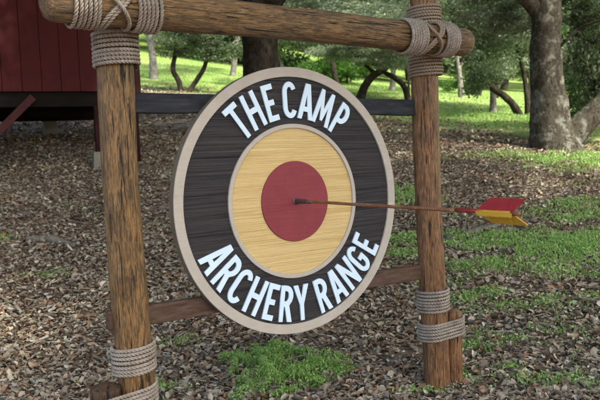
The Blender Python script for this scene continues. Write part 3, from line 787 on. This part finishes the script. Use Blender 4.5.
# 2 dark trunk behind the top of the disc
b = onground(P(262, 100, 13.2).x, 13.2); Yb = 13.2; s_ = Yb/FPX
tree('oak_tree', b, [
    ([(0, 0, -.2), pt(264, 110), pt(261, 60), pt(256, 20), pt(240, -30), pt(215, -80)], [24*s_, 20*s_, 18*s_, 18*s_, 14*s_, 8*s_]),
    ([pt(258, 25), pt(285, -15), pt(330, -60)], [12*s_, 10*s_, 5*s_]),
    ([pt(258, 40), pt(238, 5), pt(215, -20, Yb-1)], [8*s_, 7*s_, 4*s_])], 'bark_dark',
    [('near', 'leaf_oak', (-.4, -.8, 5.9), (1.05, 1.1, 1.0), 1.3), ('mid', 'leaf_grey', (2.6, 4.6, 3.9), (.9, .5, .36), .5), ('mid', 'leaf_grey', (-1.9, 3.6, 4.0), (.7, .5, .34), 2.5)],
    'dark rough trunked oak rising behind the top of the round sign')
# 3 pale trunk on the left lawn
b = G(154, 79); Yb = b.y; s_ = Yb/FPX; print('pale', tuple(b))
tree('oak_tree', b, [([pt(154, 82), pt(153, 60), pt(150, 40), pt(146, 10)], [5*s_, 3.6*s_, 3.4*s_, 2*s_]), ([pt(152, 50), pt(162, 25), pt(175, 0)], [2*s_, 1.8*s_, 1*s_])], 'bark_pale',
    [('mid', 'leaf_mid', (0, 1, 4.6), (1.2, 1.2, 1.0), .7)], 'pale slim trunked tree beside the right corner of the cabin')
# 4 twin curved trunks
b = G(184, 92); Yb = b.y; s_ = Yb/FPX; print('twin', tuple(b))
tree('oak_tree', b, [([pt(181, 95), pt(179, 82), pt(173, 70), pt(175, 55), pt(178, 30)], [3*s_, 2.7*s_, 2.5*s_, 2.2*s_, 1.2*s_]),
    ([pt(187, 95), pt(194, 84), pt(203, 70), pt(208, 58), pt(220, 40)], [3*s_, 2.4*s_, 2.2*s_, 2*s_, 1*s_])], 'bark_dark',
    [('mid', 'leaf_oak', (.3, .3, 3.1), (.68, .6, .55), 1.9), ('bush', 'leaf_oak', pt(177, 40, Yb-.3), (1.0, .7, .7), .9), ('bush', 'leaf_oak', pt(217, 46, Yb-.3), (1.2, .7, .7), 2.9)], 'small tree with two curving dark trunks on the left lawn')
# 5 leaning pair seen above the right part of the disc
b = G(361, 99); Yb = b.y; s_ = Yb/FPX; print('lean', tuple(b))
tree('oak_tree', b, [([pt(360, 102), pt(364, 88), pt(373, 76), pt(386, 68), pt(398, 58)], [5*s_, 4.2*s_, 3.6*s_, 3*s_, 1.4*s_]),
    ([pt(376, 74), pt(360, 60), pt(345, 45)], [2.2*s_, 1.8*s_, 1*s_])], 'bark_dark',
    [('mid', 'leaf_grey', (.3, 1.4, 2.9), (.9, .7, .62), 2.2), ('bush', 'leaf_grey', (1.2, -.1, 1.75), (1.2, 1, .8), .4), ('bush', 'leaf_oak', (-.6, .2, 2.1), (1.3, 1, .9), 1.4), ('bush', 'leaf_grey', pt(385, 58, Yb-1), (1.0, .7, .55), 3.4), ('bush', 'leaf_grey', pt(340, 45, Yb-1), (1.3, .7, .6), 5.4), ('mid', 'leaf_oak', (-2.2, 3.0, 3.3), (.7, .7, .6), 1.2)], 'leaning dark trunked tree over the sign near the right log post')
b = G(408, 101); Yb = b.y; s_ = Yb/FPX
tree('oak_tree', b, [([pt(409, 104), pt(405, 88), pt(395, 78), pt(384, 72), pt(370, 62)], [3.6*s_, 3*s_, 2.6*s_, 2.2*s_, 1*s_])], 'bark_dark',
    [('mid', 'leaf_grey', (-.2, 2.0, 3.0), (.62, .5, .62), .2), ('bush', 'leaf_grey', (-1.3, .1, 1.7), (1.0, .9, .7), 3.4)], 'thin dark tree bending left just beside the right log post')
# 6 pale thin trunk right of the post
b = G(493, 112); Yb = b.y; s_ = Yb/FPX; print('thin', tuple(b))
tree('oak_tree', b, [([pt(493, 115), pt(493, 95), pt(491, 70), pt(488, 30)], [4*s_, 3*s_, 2.6*s_, 1.4*s_])], 'bark_pale',
    [('mid', 'leaf_grey', (-.6, 1.4, 3.9), (.75, .7, .62), 4.2), ('bush', 'leaf_mid', (.3, 1.0, 1.9), (.8, .8, .8), 1)], 'slim pale trunk standing on the lawn left of the thick oak')
b = G(523, 116); Yb = b.y; s_ = Yb/FPX
tree('oak_tree', b, [([pt(521, 119), pt(514, 106), pt(504, 96), pt(492, 88), pt(476, 76)], [4.4*s_, 3.8*s_, 3.4*s_, 3*s_, 1.4*s_]),
    ([pt(528, 119), pt(527, 100), pt(524, 75), pt(514, 35)], [3.2*s_, 2.6*s_, 2.2*s_, 1.0*s_])], 'bark_dark',
    [('mid', 'leaf_oak', (-.2, .6, 3.5), (.62, .7, .62), 3.3), ('bush', 'leaf_oak', pt(480, 70, Yb-.4), (.8, .7, .9), 1.3), ('bush', 'leaf_grey', (-.6, .4, 2.2), (1.3, 1, 1.0), 2.3)], 'dark tree leaning left with a second stem beside the thick oak')
b = G(534, 116); Yb = b.y+.6; b = onground(b.x, Yb); s_ = Yb/FPX
tree('oak_tree', b, [([pt(534, 119), pt(536, 98), pt(534, 70), pt(526, 25)], [3.6*s_, 2.8*s_, 2.3*s_, 1.0*s_])], 'bark_pale',
    [('mid', 'leaf_mid', (.6, .8, 3.6), (.6, .6, .6), 5)], 'short pale stem half hidden by the thick oak')
# slim trees further up the slope
for px, py, tx, dy, bk, mt, lb in ((462, 104, 458, 27, 'bark_pale', 'leaf_grey', 'thin pale trunk just right of the right post on the far lawn'), (478, 103, 484, 30, 'bark_dark', 'leaf_mid', 'thin dark trunk beside the wire fence on the lawn'),
                                   (338, 92, 330, 29, 'bark_dark', 'leaf_mid', 'slim dark trunk rising behind the letters of the word Camp'), (232, 76, 240, 31, 'bark_pale', 'leaf_grey', 'slim pale trunk left of the dark trunk behind the sign'), (392, 98, 396, 30, 'bark_pale', 'leaf_grey', 'pale stem between the two crossing dark trunks')):
    b = onground(P(px, py, dy).x, dy); s_ = dy/FPX; Yb = dy
    gy_ = py
    tree('oak_tree', b, [([(0, 0, -.2), (rel(P(tx, 80, dy), b)[0]*.6, 0, 1.0), (rel(P(tx, 60, dy), b)[0], .2, 2.2), (rel(P(tx, 30, dy), b)[0]*1.3, .2, 3.8)], [3.4*s_, 2.4*s_, 2*s_, 1*s_]),
        ([(rel(P(tx, 80, dy), b)[0]*.6, 0, 1.1), (.5, .1, 1.9), (1.1, .1, 2.5)], [1.5*s_, 1.2*s_, .6*s_])], bk, [('mid', mt, (0, .6, 4.3), (.6, .6, .62), px*.1)], lb)
# bright bushes on the lawn
for k, (px, py, dy, sc_, mat) in enumerate([(325, 92, 31, 1.3, 'leaf_bright'), (347, 88, 33, 1.6, 'leaf_bright'), (205, 66, 40, 1.5, 'leaf_mid'), (585, 118, 17, 1.0, 'leaf_mid'), (466, 96, 31, 1.0, 'leaf_bright')]):
    p = P(px, py, dy); b = onground(p.x, dy)
    t = empty('bush', b); tag(t, ['bright green sunlit bush nearest the top of the disc', 'larger bright green bush left of the leaning tree', 'dull green bush at the far edge of the left lawn', 'low mid green bush behind the thick oak', 'bright green bush near the wire fence'][k], 'bush')
    bmx = [([(0, 0, -.1), (.05, 0, .3*sc_), (.1, .05, .7*sc_)], [.05, .04, .015])]
    link('trunk', limb_mesh('trunk', bmx), M['bark_dark'], t)
    crown_obj('bush', mat, t, (0, 0, .65*sc_), (sc_,)*3, k*1.3)
# wood beyond the lawn
k = 0
wood = []
for row, (dist, step, hz) in enumerate(((41, 5.2, 4.6), (49, 6.0, 7.0), (60, 7.5, 10.0))):
    xw = .5*dist+5; x = -xw
    while x < xw:
        wood.append((x+rng.uniform(-1, 1), dist+rng.uniform(-1.5, 1.5)-.10*x*(row == 0), hz+rng.uniform(-.5, .8), row)); x += step*rng.uniform(.85, 1.15)
for (x, y, hz, row) in wood:
    b = onground(x, y); mat = ['leaf_grey', 'leaf_mid', 'leaf_grey', 'leaf_grey', 'leaf_mid'][int(rng.integers(0, 5))] if row < 2 else 'leaf_mid'
    low = row == 0
    s3 = (1.0+rng.uniform(-.1, .25), 1.0, (1.1 if low else 1.35)+rng.uniform(-.1, .2))
    cc = (rng.uniform(-.5, .5), 0, hz)
    tree('oak_tree', b, auto_limbs(hz*.45, .22, cc, (3.5, 3, 3), 3, int(rng.integers(0, 99)), (rng.uniform(-.5, .5), 0)), 'bark_dark' if rng.random() < .6 else 'bark_pale',
         [('far', mat, cc, s3, rng.uniform(0, 6.28))], 'tree in the blurred wood beyond the lawn', 'trees in the wood beyond the lawn')
# the wooded hill further back, one uncountable mass
n = 70000; hy = 58+60*rng.random(n)**1.3; hx = rng.uniform(-1, 1, n)*(.6*hy+10)
lump_ = 3.5+2.5*wob(hx, hy, .35, 7)+1.5*wob(hx, hy, .9, 2)
V, F = leaflets(hx, hy, ground(hx, hy)+(np.maximum(lump_, .8)+3.5)*rng.random(n)**.6, rng.uniform(.5, 1.2, n), .8)
o = link('far_wood', npmesh('far_wood', V, F), M['leaf_mid']); tag(o, 'dense dark green wood on the hill behind everything', 'wood', kind='stuff')
# shade tree whose canopy hangs above the clearing, outside the picture
b = onground(5.4, 1.0)
tree('oak_tree', b, auto_limbs(3.6, .34, (-1.2, 1.2, 7.2), (4.5, 4, 2.4), 6, 3), 'bark_oak',
     [('near', 'leaf_oak', (-1.6, 1.6, 7.4), (1.15, 1.2, .9), .2), ('near', 'leaf_oak', (-.4, -3.2, 7.2), (1.1, 1.0, .8), 2.1), ('near', 'leaf_oak', (-2.6, 5.6, 7.4), (1.15, 1.1, .9), 4.1), ('near', 'leaf_oak', (1.6, 1.0, 8.2), (1.1, 1.1, .9), 5.1)],
     'tall spreading oak shading the clearing from beyond the right edge')
b = onground(-6.6, 4.5)
tree('oak_tree', b, auto_limbs(3.8, .32, (1.2, .8, 7.0), (4.5, 4, 2.4), 6, 8), 'bark_oak',
     [('near', 'leaf_oak', (1.0, 1.0, 7.2), (1.1, 1.2, .9), 1.2), ('near', 'leaf_oak', (4.3, 4.4, 7.6), (.95, .95, .8), 3.2), ('near', 'leaf_oak', (1.0, 5.0, 7.9), (.95, .95, .8), 2.2)], 'tall oak shading the cabin from beyond the left edge')

# ------------------------------------------------------------------ fence, fallen wood
f0 = G(446, 104); f1 = G(512, 112)
fa = Vector((f0.x, 30.5, 0)); fb = Vector((P(530, 100, 28).x, 28, 0))
fe = empty('wire_fence', onground(fa.x, fa.y)); tag(fe, 'low rail and wire fence at the far edge of the right lawn', 'fence')
def fpt(t, h): q = fa.lerp(fb, t); g_ = onground(q.x, q.y, h); return g_-fe.location
for t in np.linspace(0, 1, 5):
    bm = bmesh.new(); q = fpt(t, .35); box(bm, q.x, q.y, q.z, .09, .09, 1.5, bev=.01); bmobj('fence_post', bm, M['bark_dark'], fe)
for h in (.35, .65, .95):
    link('rail', limb_mesh('rail', [([tuple(fpt(t, h)) for t in np.linspace(-.05, 1.05, 7)], [.012]*7)], 6, .02), M['bark_dark'], fe)
M['deadwood'] = bark('weathered_deadwood', (.10, .085, .07), (.30, .27, .235), (.36, .33, .30))
def branch(a, c, mid_, r, label, twig=None):
    A0, B0 = G(*a), G(*c); base = A0.copy(); t = empty('fallen_branch', base)
    tag(t, label, 'branch'); M0 = G(*mid_)
    up_ = Vector((0, 0, r*.9))
    L = [([tuple(A0+up_-base), tuple(M0+up_*1.3-base), tuple(B0+up_-base)], [r*.9, r, r*.5])]
    link('stem', limb_mesh('stem', L, 10, .3), M['deadwood'], t)
    if twig:
        a2, c2, h = twig; p = G(*a2)+up_; q = G(*c2)+Vector((0, 0, h)); link('twig', limb_mesh('twig', [([tuple(p-base), tuple(p.lerp(q, .5)-base), tuple(q-base)], [r*.5, r*.45, r*.3])], 8, .3), M['deadwood'], t)
branch((528, 361), (562, 343), (546, 350), .014, 'thin grey stick lying right of the short lashed stake', ((545, 352), (530, 351), .03))
branch((27, 243), (77, 250), (52, 244), .042, 'pale rotten branch lying on the leaves at the left')
branch((462, 238), (500, 228), (482, 233), .038, 'pale knobbly branch lying below the arrow vanes', ((470, 236), (467, 236), .15))
branch((236, 348), (275, 341), (255, 346), .008, 'thin twig lying under the bottom of the disc')
branch((560, 224), (598, 219), (580, 221), .02, 'grey branch on the grass at the right edge')
# stone beside the right post
b = G(449, 240); bm = bmesh.new(); bmesh.ops.create_icosphere(bm, subdivisions=3, radius=1)
for v_ in bm.verts:
    d = 1+.35*noise.noise(v_.co*1.3)+.12*noise.noise(v_.co*4); v_.co = Vector((v_.co.x*.09*d, v_.co.y*.06*d, v_.co.z*.045*d))
o = bmobj('stone', bm, paint('dark_stone', (.10, .09, .085), .3, .9, .1, 12), None, True); o.location = b+Vector((0, 0, .02)); o.rotation_euler = (0, .15, .5)
tag(o, 'dark rough stone on the leaves just right of the right log post', 'stone')
S.render.engine = 'CYCLES'
